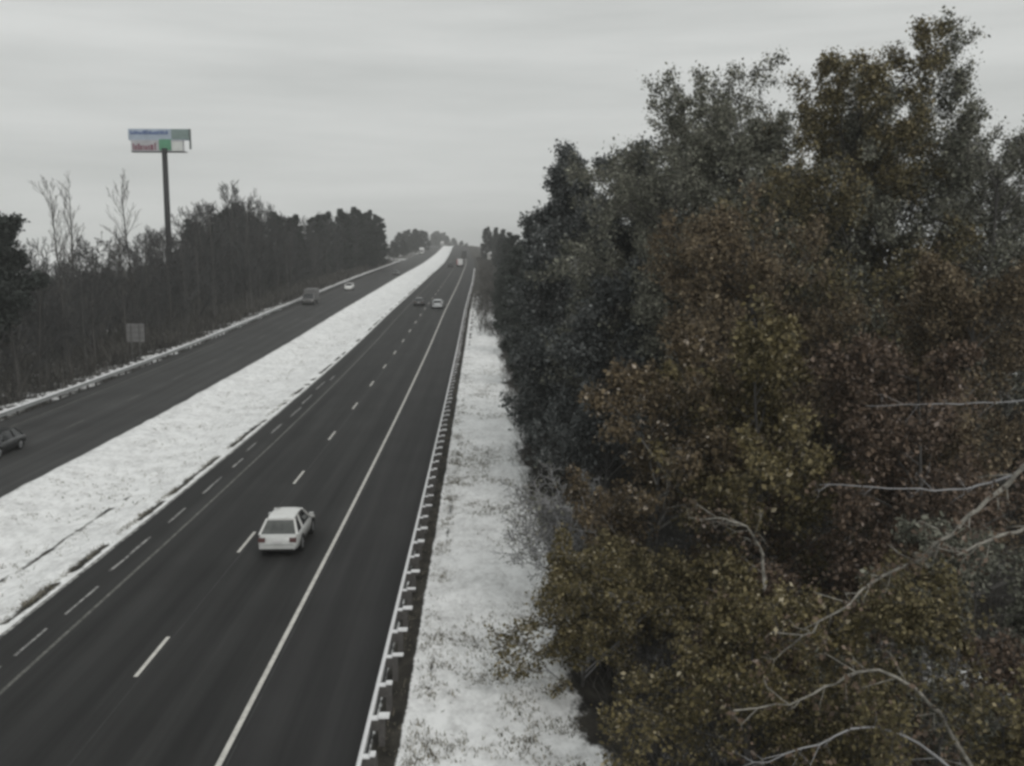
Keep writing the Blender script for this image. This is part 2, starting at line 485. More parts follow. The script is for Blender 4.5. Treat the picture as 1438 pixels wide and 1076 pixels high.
def strip(name, x0, x1, y0, y1, dz, m, kind='structure', wob=0.0, parent=None, mb=None, k=1.0, seed=0):
    own = mb is None
    mb = mb or MB()
    ys = stations(y0, y1, k)
    vs = []
    for j, y in enumerate(ys):
        z = zg(y) + dz; d = dg(y)
        a = wob * (float(vnoise(seed, y, 1.7)) - .5); b = wob * (float(vnoise(seed + 40, y, 1.3)) - .5)
        vs += [(x0 + d + a, y, z), (x1 + d + b, y, z)]
    mb.add(vs, [(2 * j, 2 * j + 1, 2 * j + 3, 2 * j + 2) for j in range(len(ys) - 1)])
    if own:
        o = mb.build(name, m, parent)
        if kind: tag(o, kind=kind)
        return o

YEND = 1500
strip('right_road', -13.75, -6.55, -20, YEND, 0, M['asphalt_right'], k=3)
strip('right_road_shoulder', -6.55, -2.9, -20, YEND, 0, M['asphalt_shoulder'], k=3)
strip('median_shoulder', -16.0, -13.75, -20, YEND, 0, M['asphalt_right'], wob=0, k=3)
strip('left_road', -35.9, -25.0, -20, YEND, 0, M['asphalt_left'], k=3)
strip('edge_line', -6.60, -6.45, -20, 700, .006, M['paint'], k=3)
strip('inner_edge_line', -13.93, -13.80, -20, 500, .006, M['paint_worn'], k=3)
strip('shoulder_snow_edge', -15.98, -15.84, -20, 300, .010, M['snow_rest'], wob=.05, k=1)
strip('pavement_joint', -6.36, -6.31, -20, 260, .005, M['joint'], wob=.03, k=2)
strip('pavement_joint', -10.22, -10.18, -20, 260, .005, M['joint'], wob=.03, k=2)
mb = MB()
y = 27.6 - 12.19 * 2
while y < 520:
    strip('', -10.43, -10.30, y, y + 3.05, .006, None, mb=mb, k=3); y += 12.19
tag(mb.build('lane_line', M['paint']), kind='structure')
mb = MB()
y = 8.0
while y < 420:
    strip('', -29.95, -29.83, y, y + 3.05, .006, None, mb=mb, k=3); y += 12.19
strip('', -34.2, -34.06, -20, 500, .006, None, mb=mb, k=3)
tag(mb.build('left_road_lines', M['paint_worn']), kind='structure')
mb = MB()
rr = random.Random(3)
y = 20.0
while y < 95:
    l = rr.uniform(2.2, 5.2)
    xo = -14.9 + rr.uniform(-.22, .22)
    strip('', xo, xo + .11, y, y + l, .008, None, mb=mb, k=.6, wob=.06, seed=y); y += l + rr.uniform(.6, 3.2)
tag(mb.build('shoulder_snow_streaks', M['snow_rest']), kind='structure')

# dead grass poking through the snow
def grass(name, regions, seed):
    r = np.random.default_rng(seed); vs = []
    for (x0, x1, y0, y1, n, h) in regions:
        x = r.uniform(x0, x1, n); y = y0 + (y1 - y0) * r.random(n) ** 1.7
        keep = vnoise(x, y, 1.1) + .5 * r.random(n) > .72
        x, y = x[keep], y[keep]
        for _ in range(3):
            a = r.uniform(0, 2 * PI, len(x)); hh = h * r.uniform(.5, 1.3, len(x)); w_ = .018
            t = np.clip((x + 25) / 9, 0, 1)
            zz = zf(y) + bank(x) + np.where(x < -15.9, -.45 * np.sin(PI * t) ** 1.5, 0) - .02
            px, py = x + df(y) + r.normal(0, .05, len(x)), y + r.normal(0, .05, len(x))
            lx, ly = r.normal(0, .5, len(x)) * hh, r.normal(0, .5, len(x)) * hh
            tri = np.stack([np.stack([px - w_ * np.cos(a), py - w_ * np.sin(a), zz], -1),
                            np.stack([px + w_ * np.cos(a), py + w_ * np.sin(a), zz], -1),
                            np.stack([px + lx, py + ly, zz + hh], -1)], 1)
            vs.append(tri.reshape(-1, 3))
    o = np_mesh(name, np.concatenate(vs), 3, M['grass_dead'])
    return tag(o, 'thin dead grass poking up through the roadside snow', 'grass', kind='stuff')
grass('dead_grass', [(-24.6, -16.6, 20, 170, 5000, .14), (-2.0, 2.6, 16, 110, 9000, .12), (-2.7, -2.2, 14, 90, 700, .12),
                     (-2.0, -1.3, 14, 80, 2600, .14), (-2.0, 2.6, 16, 60, 5000, .06), (-16.65, -16.3, 16, 90, 2600, .15)], 4)

# ------------------------------------------------------------------ guardrails
WPROF = [(0, .76), (.05, .745), (.085, .70), (.085, .655), (.035, .61), (.02, .59), (.035, .57), (.085, .525), (.085, .48), (.05, .435), (0, .42)]
def guardrail(name, x, side, y0, y1, label, snow, spacing=1.905, ph=0.0):
    """side=-1: beam bulges towards -x (traffic on that side), posts stand on the other"""
    root = empty(name, spot(x, y0)); tag(root, label, 'guardrail')
    inv = root.location
    ys = stations(y0, y1, 2)
    P = lambda xx, y, z: Vector((xx + dg(y), y, zg(y) + z)) - inv
    mb = MB(); n = len(WPROF); vs = []
    for y in ys: vs += [P(x + side * (px + .03), y, pz) for px, pz in WPROF]
    mb.add(vs, [(j * n + k, j * n + k + 1, (j + 1) * n + k + 1, (j + 1) * n + k) for j in range(len(ys) - 1) for k in range(n - 1)])
    mb.build('beam', M['galv'], root, True)
    mb = MB(); vs = []
    r = random.Random(8)
    for y in ys:
        h = snow * r.uniform(.6, 1.2)
        for dx, dz in ((-.035, .755), (-.03, .765 + h * .7), (.0, .77 + h), (.05, .765 + h * .75), (.085, .738)):
            vs.append(P(x + side * (dx + .03), y, dz))
    mb.add(vs, [(j * 5 + k, j * 5 + k + 1, (j + 1) * 5 + k + 1, (j + 1) * 5 + k) for j in range(len(ys) - 1) for k in range(4)])
    mb.build('snow_ridge', M['snow_cap'], root, True)
    y = y0 + ph; i = 0; far = MB(); farsnow = MB()
    while y < y1:
        p = P(x - side * .0, y, 0)
        if i < 100: mb = MB(); cap = MB()
        else: mb, cap = far, farsnow
        def bx(m_, a, b, c, d_, e, f):
            xs = sorted((p.x - side * a, p.x - side * b))
            m_.box(xs[0], xs[1], p.y + c, p.y + d_, p.z + e, p.z + f)
        bx(mb, -.028, .17, -.075, .075, .44, .735)       # block
        bx(mb, .172, .33, -.08, .08, -.3, .79)           # post
        h = snow * r.uniform(.35, 1.7)
        sw = r.uniform(-.06, .14); sk = r.uniform(-.03, .04)
        bx(cap, -.02, .172, -.085 - sk * .5, .085, .737, .745 + h * .8)
        bx(cap, .174, .36 + sw, -.095 - sk, .09 + sk, .792, .80 + h)
        if i < 100:
            po = mb.build('post', M['post'], root)
            cap.build('snow_cap', M['snow_cap'], po)
        y += spacing; i += 1
    if far.v:
        o = far.build('far_posts', M['post'], root); o['kind'] = 'stuff'
        o = farsnow.build('far_snow_caps', M['snow_cap'], root); o['kind'] = 'stuff'
    return root
guardrail('guardrail', -2.84, -1, 13.0, 330, 'long galvanised guardrail with snow capped posts between the right shoulder and the snowy verge', .032, ph=.75)
guardrail('guardrail', -35.55, 1, 40.0, 430, 'snow covered guardrail along the far carriageway in front of the bare wood', .10)

# ------------------------------------------------------------------ vehicles
def ring(w_, zb, zt, y, tuck=.86, rl=.05):
    zm = zb + (zt - zb) * .55
    half = [(w_ * .80, zb), (w_ * .97, zb + .10), (w_, zm), (w_ * .97, zt - rl * 2), (w_ * tuck, zt)]
    return [Vector((px, y, pz)) for px, pz in half] + [Vector((-px, y, pz)) for px, pz in reversed(half)]

def vehicle(name, kind, paint_m, label, cat, x, y, away=True, dims=None, box_m=None, extra=None, group=None):
    """local +y is the nose. kind: sedan, suv, pickup, truck, van"""
    root = empty(name, (0, 0, 0)); tag(root, label, cat, group)
    L_, Wd, Ht = dims
    h = L_ / 2; hw = Wd / 2
    body, glass, roof = MB(), MB(), MB()
    wr = .33
    hatch = kind == 'hatch'
    if hatch: kind = 'sedan'
    if kind in ('sedan', 'suv'):
        belt = .92 if kind == 'sedan' else 1.08
        zb = .24
        hood = belt - .10
        st = [(-h, .90, zb + .18, belt - .30), (-h + .05, .96, zb + .05, belt - .10), (-h + .22, .985, zb, belt + .0), (-h + .75, 1, zb, belt + .03),
              (0, 1, zb, belt), (h * .40, 1, zb, belt), (h * .48, .99, zb, hood + .06), (h - .45, .96, zb, hood - .06), (h - .12, .90, zb + .04, hood - .16), (h, .80, zb + .16, hood - .30)]
        if hatch:
            st = [(-h, .80, zb + .20, belt - .34), (-h + .05, .90, zb + .06, belt - .14)] + [(-h + .22, .96, zb, belt - .01)] + st[3:]
        body.loft([ring(hw * a, b, c, yy, rl=.07 if hatch else .05) for yy, a, b, c in st])
        if kind == 'sedan':
            bq = [(-h + .38, belt - .01), (h * .44, belt - .04)]; rq = [(-h + 1.05, Ht - .02), (h * .12, Ht - .02)]
            if hatch: bq[0] = (-h + .24, belt - .02); rq[0] = (-h + .80, Ht - .02)
        else:
            bq = [(-h + .10, belt - .01), (h * .46, belt - .03)]; rq = [(-h + .42, Ht - .02), (h * .16, Ht - .02)]
        wb, wt = hw * .90, hw * (.66 if hatch else .70)
        def quad8(ins, zt_add=0.0):
            return [Vector((-wb + ins, bq[0][0] + ins, bq[0][1])), Vector((wb - ins, bq[0][0] + ins, bq[0][1])), Vector((wb - ins, bq[1][0] - ins, bq[1][1])), Vector((-wb + ins, bq[1][0] - ins, bq[1][1])),
                    Vector((-wt + ins, rq[0][0] + ins, rq[0][1] - .03)), Vector((wt - ins, rq[0][0] + ins, rq[0][1] - .03)), Vector((wt - ins, rq[1][0] - ins, rq[1][1] - .03)), Vector((-wt + ins, rq[1][0] - ins, rq[1][1] - .03))]
        q = quad8(0.0)
        side_f = [(0, 1, 5, 4), (1, 2, 6, 5), (2, 3, 7, 6), (3, 0, 4, 7)]
        names = ['rear_window', 'side_window', 'windscreen', 'side_window']
        for nm, f in zip(names, side_f):
            g = MB(); a, b, c, d_ = [q[i] for i in f]
            g.add([a, b, c, d_], [(0, 1, 2, 3)]); g.build(nm, M['rear_glass'] if hatch and nm == 'rear_window' else M['glass'], root)
        # pillars and roof
        for i in range(4):
            roof.tube([q[i] + Vector((0, 0, -.03)), q[i + 4]], [.065, .05], 6)
        for sx in (-1, 1):
            lerp = lambda a, b, t: a + (b - a) * t
            b0, b1 = (q[1], q[2]) if sx > 0 else (q[0], q[3]); t0, t1 = (q[5], q[6]) if sx > 0 else (q[4], q[7])
            for t in ((.36, .42) if kind == 'sedan' else (.3, .62)):
                roof.tube([lerp(b0, b1, t), lerp(t0, t1, t)], .035, 5)
        rr_ = []
        for k in range(7):
            s = k / 6; yy = rq[0][0] - .06 + (rq[1][0] - rq[0][0] + .12) * s
            zz = Ht - .055 + .055 * math.sin(PI * (.12 + .76 * s))
            ww = wt * (.985 + .02 * math.sin(PI * s))
            rr_.append([Vector((-ww, yy, zz - .06)), Vector((ww, yy, zz - .06)), Vector((ww * .97, yy, zz)), Vector((ww * .5, yy, zz + .03)), Vector((-ww * .5, yy, zz + .03)), Vector((-ww * .97, yy, zz))])
        roof.loft(rr_)
        ax = (h - .92, -h + .95); wr = .33 if kind == 'sedan' else .38
        rear_z, front_z = belt - .20, hood - .28
    elif kind == 'pickup':
        belt = 1.05
        st = [(-h, .95, .45, belt - .05), (-h + .1, 1, .38, belt), (0, 1, .36, belt), (h * .5, 1, .36, belt), (h - .3, .97, .38, belt - .08), (h, .88, .5, belt - .3)]
        body.loft([ring(hw * a, b, c, yy) for yy, a, b, c in st])
        cab0, cab1 = -.25, h * .5
        for f, nm in (((0, 1, 5, 4), 'rear_window'), ((1, 2, 6, 5), 'side_window'), ((2, 3, 7, 6), 'windscreen'), ((3, 0, 4, 7), 'side_window')):
            wb, wt = hw * .92, hw * .76
            q = [Vector(p) for p in ((-wb, cab0, belt - .02), (wb, cab0, belt - .02), (wb, cab1, belt - .04), (-wb, cab1, belt - .04), (-wt, cab0 + .15, Ht - .08), (wt, cab0 + .15, Ht - .08), (wt, cab1 - .7, Ht - .08), (-wt, cab1 - .7, Ht - .08))]
            g = MB(); g.add([q[i] for i in f], [(0, 1, 2, 3)]); g.build(nm, M['glass'], root)
        for i in range(4): roof.tube([q[i], q[i + 4]], .05, 6)
        roof.box(-wt, wt, cab0 + .10, cab1 - .65, Ht - .09, Ht)
        ax = (h - .95, -h + 1.15); wr = .39; rear_z, front_z = belt - .25, belt - .3
    else:                                           # box truck / tractor unit: cab + cargo box
        belt = 1.25; cabL = 2.0; cabH = min(2.5, Ht * .72)
        st = [(h - cabL, .96, .5, belt), (h - .25, .95, .48, belt), (h - .04, .92, .52, belt - .12), (h, .86, .6, belt - .3)]
        body.loft([ring(hw * a, b, c, yy) for yy, a, b, c in st])
        body.box(-hw * .45, hw * .45, -h + .1, h - cabL, .55, .78)
        wb, wt = hw * .93, hw * .85
        q = [Vector(p) for p in ((-wb, h - cabL, belt - .02), (wb, h - cabL, belt - .02), (wb, h - .35, belt - .03), (-wb, h - .35, belt - .03), (-wt, h - cabL + .05, cabH), (wt, h - cabL + .05, cabH), (wt, h - .85, cabH), (-wt, h - .85, cabH))]
        for f, nm in (((1, 2, 6, 5), 'side_window'), ((2, 3, 7, 6), 'windscreen'), ((3, 0, 4, 7), 'side_window')):
            g = MB(); g.add([q[i] for i in f], [(0, 1, 2, 3)]); g.build(nm, M['glass'], root)
        for i in range(4): roof.tube([q[i], q[i + 4]], .06, 6)
        roof.box(-wt - .02, wt + .02, h - cabL + .02, h - .83, cabH - .01, cabH + .09)
        roof.box(-wt, wt, h - cabL + .03, h - cabL + .12, belt, cabH)
        bx = MB()
        z0, y0_, y1_ = .80, -h, h - cabL - .12
        bx.box(-hw, hw, y0_, y1_, z0, Ht)
        for yy in (y0_, y1_ - .06):
            bx.box(-hw - .015, hw + .015, yy + .005, yy + .055, z0 - .02, Ht + .012)
        cb = bx.build('cargo_box', box_m or M['box_white'], root)
        dr = MB(); dr.box(-hw * .88, hw * .88, -h - .03, -h - .004, z0 + .08, Ht - .12)
        for k in range(6): dr.box(-hw * .86, hw * .86, -h - .037, -h - .032, z0 + .2 + k * (Ht - z0 - .4) / 5, z0 + .23 + k * (Ht - z0 - .4) / 5)
        dr.build('rear_door', box_m or M['box_white'], cb)
        ax = (h - .95, -h + 1.4); wr = .46; rear_z, front_z = .72, .85
    body.build('body', paint_m, root, True)
    roof.build('roof', M['car_white'] if hatch else paint_m, root)  # hatchback roof takes a whiter paint, imitating sky light on its top
    for yy in ax:
        for sx in (-1, 1):
            wm = MB(); cx = sx * (hw - .10)
            prof = [(.11, wr * .72), (.115, wr * .92), (.08, wr), (-.08, wr), (-.115, wr * .92), (-.11, wr * .72)]
            rings = []
            for k in range(20):
                a = 2 * PI * k / 20
                rings.append([Vector((cx + px, yy + pr * math.cos(a), wr + pr * math.sin(a))) for px, pr in prof])
            rings.append(rings[0]); wm.loft(rings, cap=False)
            wo = wm.build('wheel', M['tyre'], root, True)
            rm = MB(); rm.cyl((cx + sx * .06, yy, wr), (1, 0, 0), wr * .72, .06, 20)
            for k in range(5):
                a = 2 * PI * k / 5
                rm.tube([(cx + sx * .094, yy, wr), (cx + sx * .094, yy + wr * .66 * math.cos(a), wr + wr * .66 * math.sin(a))], .03, 4)
            rm.build('rim', M['rim'], wo)
            ar = MB(); pts = [(sx * (hw + .001), yy + (wr + .05) * math.cos(a), wr + (wr + .05) * math.sin(a)) for a in np.linspace(-.25, PI + .25, 14)]
            ar.tube(pts, .035, 5); ar.build('arch_trim', M['plastic'], wo)
    rx = hw * .74
    for sx in (-1, 1):
        lm = MB(); lm.box(sx * rx - .14, sx * rx + .14, -h - .012, -h + .14, rear_z - .09, rear_z + .09); lm.build('tail_light', M['red_lens'], root)
        lm = MB(); lm.box(sx * rx - .14, sx * rx + .14, h - .2, h - .0, front_z - .07, front_z + .07); lm.build('headlight', M['clear_lens'], root)
        mm = MB(); yy = h * .36 if kind in ('sedan', 'suv', 'pickup') else h - .5
        mm.box(sx * hw * .93 + (0 if sx > 0 else -.18), sx * hw * .93 + (.18 if sx > 0 else 0), yy - .05, yy + .06, belt + .02, belt + .18); mm.build('mirror', paint_m, root)
    bm_ = MB(); bm_.box(-hw * .86, hw * .86, -h - .045, -h + .1, .36, .52); bm_.build('rear_bumper', paint_m if kind in ('sedan', 'suv') else M['plastic'], root)
    bm_ = MB(); bm_.box(-hw * .78, hw * .78, h - .1, h + .03, .34, .52); bm_.build('front_bumper', paint_m if kind in ('sedan', 'suv') else M['plastic'], root)
    lp = MB(); lp.box(-.16, .16, -h - .06, -h - .046, .40, .49) if kind != 'sedan' else lp.box(-.16, .16, -h - .022, -h + .04, .60, .71); lp.build('licence_plate', M['plate'], root)
    if hatch:
        va = MB(); va.box(-hw * .72, hw * .72, -h - .05, -h + .06, .28, .355); va.build('rear_valance', M['plastic'], root)
    ud = MB(); ud.box(-hw * .8, hw * .8, -h + .2, h - .2, .17, .27); ud.build('underbody', M['plastic'], root)
    if extra: extra(root, h, hw, Ht)
    p = Vector((x + dg(y), y, zg(y) + .004))
    tilt = math.atan((zg(y + 2) - zg(y - 2)) / 4); head = -math.atan((dg(y + 2) - dg(y - 2)) / 4)
    root.location = p
    root.rotation_euler = (tilt, 0, head) if away else (-tilt, 0, PI + head)
    return root

SED = (4.6, 1.82, 1.45)
vehicle('hatchback', 'hatch', M['car_near'], 'white car seen from behind in the right lane, nearest and largest of the cars', 'car', -8.55, 41.3, True, (4.4, 1.74, 1.47))
vehicle('sedan', 'suv', M['car_silver'], 'small pale silver car far up the right lane beside the solid edge line', 'car', -8.1, 177, True, (4.4, 1.85, 1.55))
vehicle('sedan', 'sedan', M['car_charcoal'], 'dark car beside the pale silver car, in the lane along the snowy median', 'car', -11.9, 183, True, SED)
def redtail(root, h, hw, Ht):
    m_ = MB(); m_.box(-hw - .02, -hw + .35, -h - .06, -h - .032, .85, Ht - .05); m_.build('red_panel', M['car_red'], root)
vehicle('box_truck', 'truck', M['car_white'], 'white box truck with a red strip far up the right lane before the crest', 'truck', -8.6, 372, True, (5.6, 2.2, 2.9), M['box_white'], redtail)
vehicle('sedan', 'suv', M['car_black'], 'dark sport utility car left of the white box truck near the crest', 'car', -12.0, 366, True, (4.7, 1.95, 1.75))
vehicle('box_truck', 'truck', M['car_charcoal'], 'dark truck farthest up the right carriageway just below the crest', 'truck', -7.4, 500, True, (7.5, 2.6, 4.0), M['car_charcoal'])
vehicle('sedan', 'sedan', M['car_black'], 'dark car on the left carriageway cut off by the left picture edge', 'car', -30.6, 60.4, False, SED)
vehicle('box_truck', 'truck', M['car_grey'], 'dull grey box truck passing close to the far guardrail on the left carriageway', 'truck', -32.9, 186, False, (6.2, 2.2, 2.9), M['box_grey'])
vehicle('sedan', 'suv', M['car_white'], 'white car behind the grey box truck on the left carriageway', 'car', -31.2, 226, False, (4.5, 1.85, 1.6))
vehicle('sedan', 'sedan', M['car_charcoal'], 'dark car in the left carriageway lane nearest the snowy median', 'car', -26.8, 300, False, SED)
vehicle('box_truck', 'truck', M['car_white'], 'tall white truck far off on the left carriageway under dark evergreens', 'truck', -33.5, 610, False, (9, 2.6, 4.0), M['box_white'])
vehicle('box_truck', 'truck', M['car_white'], 'white truck coming over the crest at the top of the snowy median', 'truck', -26.6, 920, False, (10, 2.9, 4.4), M['box_white'])

# ------------------------------------------------------------------ signs
def road_sign():
    p = spot(-38.2, 107)
    root = empty('road_sign', p); tag(root, 'square grey road sign seen from the back behind the far guardrail', 'road sign')
    b = MB(); b.box(-.95, .95, .06, .09, 2.3, 4.3); b.build('panel', M['sign_back'], root)
    b = MB()
    for z in (2.7, 3.3, 3.9): b.box(-.9, .9, .0, .058, z, z + .05)
    b.build('brace', M['galv_dark'], root)
    for sx in (-.45, .45):
        b = MB(); b.box(sx - .04, sx + .04, -.09, -.002, -.4, 4.25); b.build('post', M['galv_dark'], root)
road_sign()

def billboard():
    Y = 185.0
    top, bot = at(222, 181, Y), at(222, 213, Y)
    base = Vector((at(235, 300, Y).x, Y, zg(Y) - 2))
    root = empty('billboard', base); tag(root, 'tall billboard with blue and red lettering on one dark pole above the bare trees', 'billboard')
    H = top.z - base.z; hb = bot.z - base.z; wd = (262 - 182) / F_PX * (Y * 1.02) / 2
    b = MB(); b.tube([(0, 0, -1), (0, 0, hb * .55), (0, 0, hb + .6)], [.62, .56, .50], 16); b.build('pole', M['pole'], root, True)
    pn = lambda n, c: mat(n, c, .5, col2=tuple(x * .8 for x in c), scale=.8)
    cx = (top.x - base.x)
    mid = hb + (H - hb) * .52
    fr = MB(); fr.box(cx - wd, cx + wd, .12, .75, mid - .05, H); fr.build('upper_panel', pn('pale_blue_board', (.36, .42, .50)), root)
    lo = MB(); lo.box(cx - wd + .45, cx + wd * .80, .12, .70, hb, mid - .055); lo.build('lower_panel', pn('pale_grey_board', (.42, .42, .44)), root)
    g = MB()
    g.box(cx + wd * .42, cx + wd, .06, .118, mid + .1, H - .05); g.build('grey_teal_patch', pn('grey_teal_patch', (.19, .25, .24)), root)
    g = MB(); g.box(cx + wd + .002, cx + wd + .18, .1, .8, hb + .5, H + .02); g.build('end_frame', pn('dark_grey_frame', (.07, .09, .085)), root)
    r = random.Random(12)
    bl = MB(); x = cx - wd * .93
    while x < cx + wd * .30:
        w_ = r.uniform(.18, .42); hh = r.uniform(.35, .75); zz = mid + (H - mid) * .5
        bl.box(x, x + w_, .06, .116, zz, zz + hh); x += w_ + r.uniform(.04, .12)
    bl.build('blue_lettering', pn('blue_lettering', (.10, .15, .30)), root)
    rd = MB(); x = cx - wd * .86
    while x < cx - wd * .12:
        w_ = r.uniform(.2, .5); rd.box(x, x + w_, .06, .116, hb + .3, hb + r.uniform(1.0, 1.6)); x += w_ + r.uniform(.1, .25)
    rd.build('red_lettering', pn('red_lettering', (.20, .07, .10)), root)
    gr = MB(); gr.box(cx + wd * .0, cx + wd * .40, .05, .116, hb + .25, mid + .1); gr.build('green_patch', pn('green_patch', (.10, .28, .17)), root)
    wt = MB(); wt.box(cx + wd * .42, cx + wd * .78, .06, .116, hb + .1, mid - .3); wt.build('white_patch', pn('white_patch', (.6, .62, .6)), root)
    ct = MB()
    for z in (hb - .12, ): ct.box(cx - wd * .9, cx + wd * .9, -.5, .9, z, z + .1)
    ct.build('catwalk', M['pole'], root)
billboard()

# ------------------------------------------------------------------ trees
def rand_perp(d, rng):
    v = Vector((rng.gauss(0, 1), rng.gauss(0, 1), rng.gauss(0, 1)))
    v = v - d * v.dot(d)
    return v.normalized() if v.length > 1e-6 else Vector((1, 0, 0))

def grow(rng, H, r0, levels=4, spread=.8, clear=.25, nb=(13, 7, 6, 4), up=.35, lens=(.42, .42, .42, .45), crook=.12):
    """-> (list of (pts, radii, level)); trunk first"""
    segs = []
    def branch(p, d, ln, r, lv):
        n = 7 if lv == 0 else 4 if lv == 1 else 3
        pts, rad = [p.copy()], [r]
        dd = d.copy()
        for i in range(n):
            dd = (dd + rand_perp(dd, rng) * crook * (1 if lv else .35) + Vector((0, 0, up * (.12 if lv else .3)))).normalized()
            pts.append(pts[-1] + dd * ln / n)
            rad.append(r * (1 - (i + 1) / n * (.85 if lv else .78)))
        segs.append((pts, rad, lv))
        if lv + 1 >= levels: return
        k = nb[lv]
        for j in range(k):
            t = (clear + (1 - clear) * (j + rng.random()) / k) if lv == 0 else .25 + .75 * (j + rng.random()) / k
            t = min(t, .985)
            f = t * n; i = int(f)
            q = pts[i].lerp(pts[i + 1], f - i)
            td = (pts[i + 1] - pts[i]).normalized()
            pr = rand_perp(td, rng)
            sp = spread * rng.uniform(.7, 1.25)
            nd = (td * (1 - sp * .55) + pr * sp + Vector((0, 0, up * .4))).normalized()
            l2 = ln * lens[lv] * (1.15 - .65 * t if lv == 0 else 1.05 - .5 * t) * rng.uniform(.75, 1.2)
            branch(q, nd, l2, max(rad[i] * .5, .006), lv + 1)
    branch(Vector((0, 0, -.3)), Vector((rng.gauss(0, .04), rng.gauss(0, .04), 1)).normalized(), H, r0, 0)
    return segs

def seg_mesh(segs, lo, hi, minr=0.0, ns=(8, 5, 3, 3, 3)):
    mb = MB()
    for pts, rad, lv in segs:
        if lo <= lv <= hi: mb.tube(pts, [max(a, minr) for a in rad], ns[min(lv, 4)], cap=False)
    return mb

def tip_points(segs, lv_min, n, rs, jitter):
    a, b = [], []
    for pts, rad, lv in segs:
        if lv >= lv_min:
            for i in range(len(pts) - 1): a.append(pts[i][:]); b.append(pts[i + 1][:])
    a, b = np.array(a), np.array(b)
    k = rs.integers(0, len(a), n)
    t = rs.random((n, 1))
    return a[k] * (1 - t) + b[k] * t + rs.normal(0, jitter, (n, 3))

def leaf_quads(p, size, rs, droop=.3):
    n = len(p)
    d = rs.normal(0, 1, (n, 3)); d[:, 2] -= droop; d /= np.linalg.norm(d, axis=1, keepdims=True)
    e = rs.normal(0, 1, (n, 3)); e -= d * (e * d).sum(1, keepdims=True); e /= np.linalg.norm(e, axis=1, keepdims=True)
    nn = np.cross(d, e)
    s = size * np.clip(np.exp(rs.normal(-.1, .42, (n, 1))), .4, 1.75)
    q = np.stack([p, p + d * s * .5 + e * s * .32 + nn * s * .08, p + d * s, p + d * s * .45 - e * s * .32 + nn * s * .08], 1)
    return q.reshape(-1, 3)

def leafy_tree(name, label, x, y, H, seed, leaf_m, nleaf, leaf, r0=.16, spread=.85, clear=.2, cat='tree', group=None, nb=(12, 6, 5, 4), lens=(.40, .45, .45, .5),
               bark=None, jitter=.12, up=.25, minr=.008, crook=.16, lean=0, squash=1.0, clump=.45):
    rng = random.Random(seed); rs = np.random.default_rng(seed)
    root = empty(name, spot(x, y, -.05), rng.uniform(0, 6)); tag(root, label, cat, group)
    root.rotation_euler.y = lean
    segs = grow(rng, H, r0, 4, spread, clear, nb, up, lens, crook)
    seg_mesh(segs, 0, 0).build('trunk', M['bark'], root, True)
    cr_ = seg_mesh(segs, 1, 3, minr).build('branches', bark or M['twig'], root)
    p = tip_points(segs, 2, nleaf, rs, jitter)
    # leaves gather in clumps and leave gaps between them
    g = vnoise(p[:, 0] + seed, p[:, 1] + p[:, 2] * .9, H * .09)
    p = p[g + .35 * rs.random(len(g)) > clump]
    np_mesh('leaves', leaf_quads(p, leaf, rs), 4, leaf_m, root)
    return root

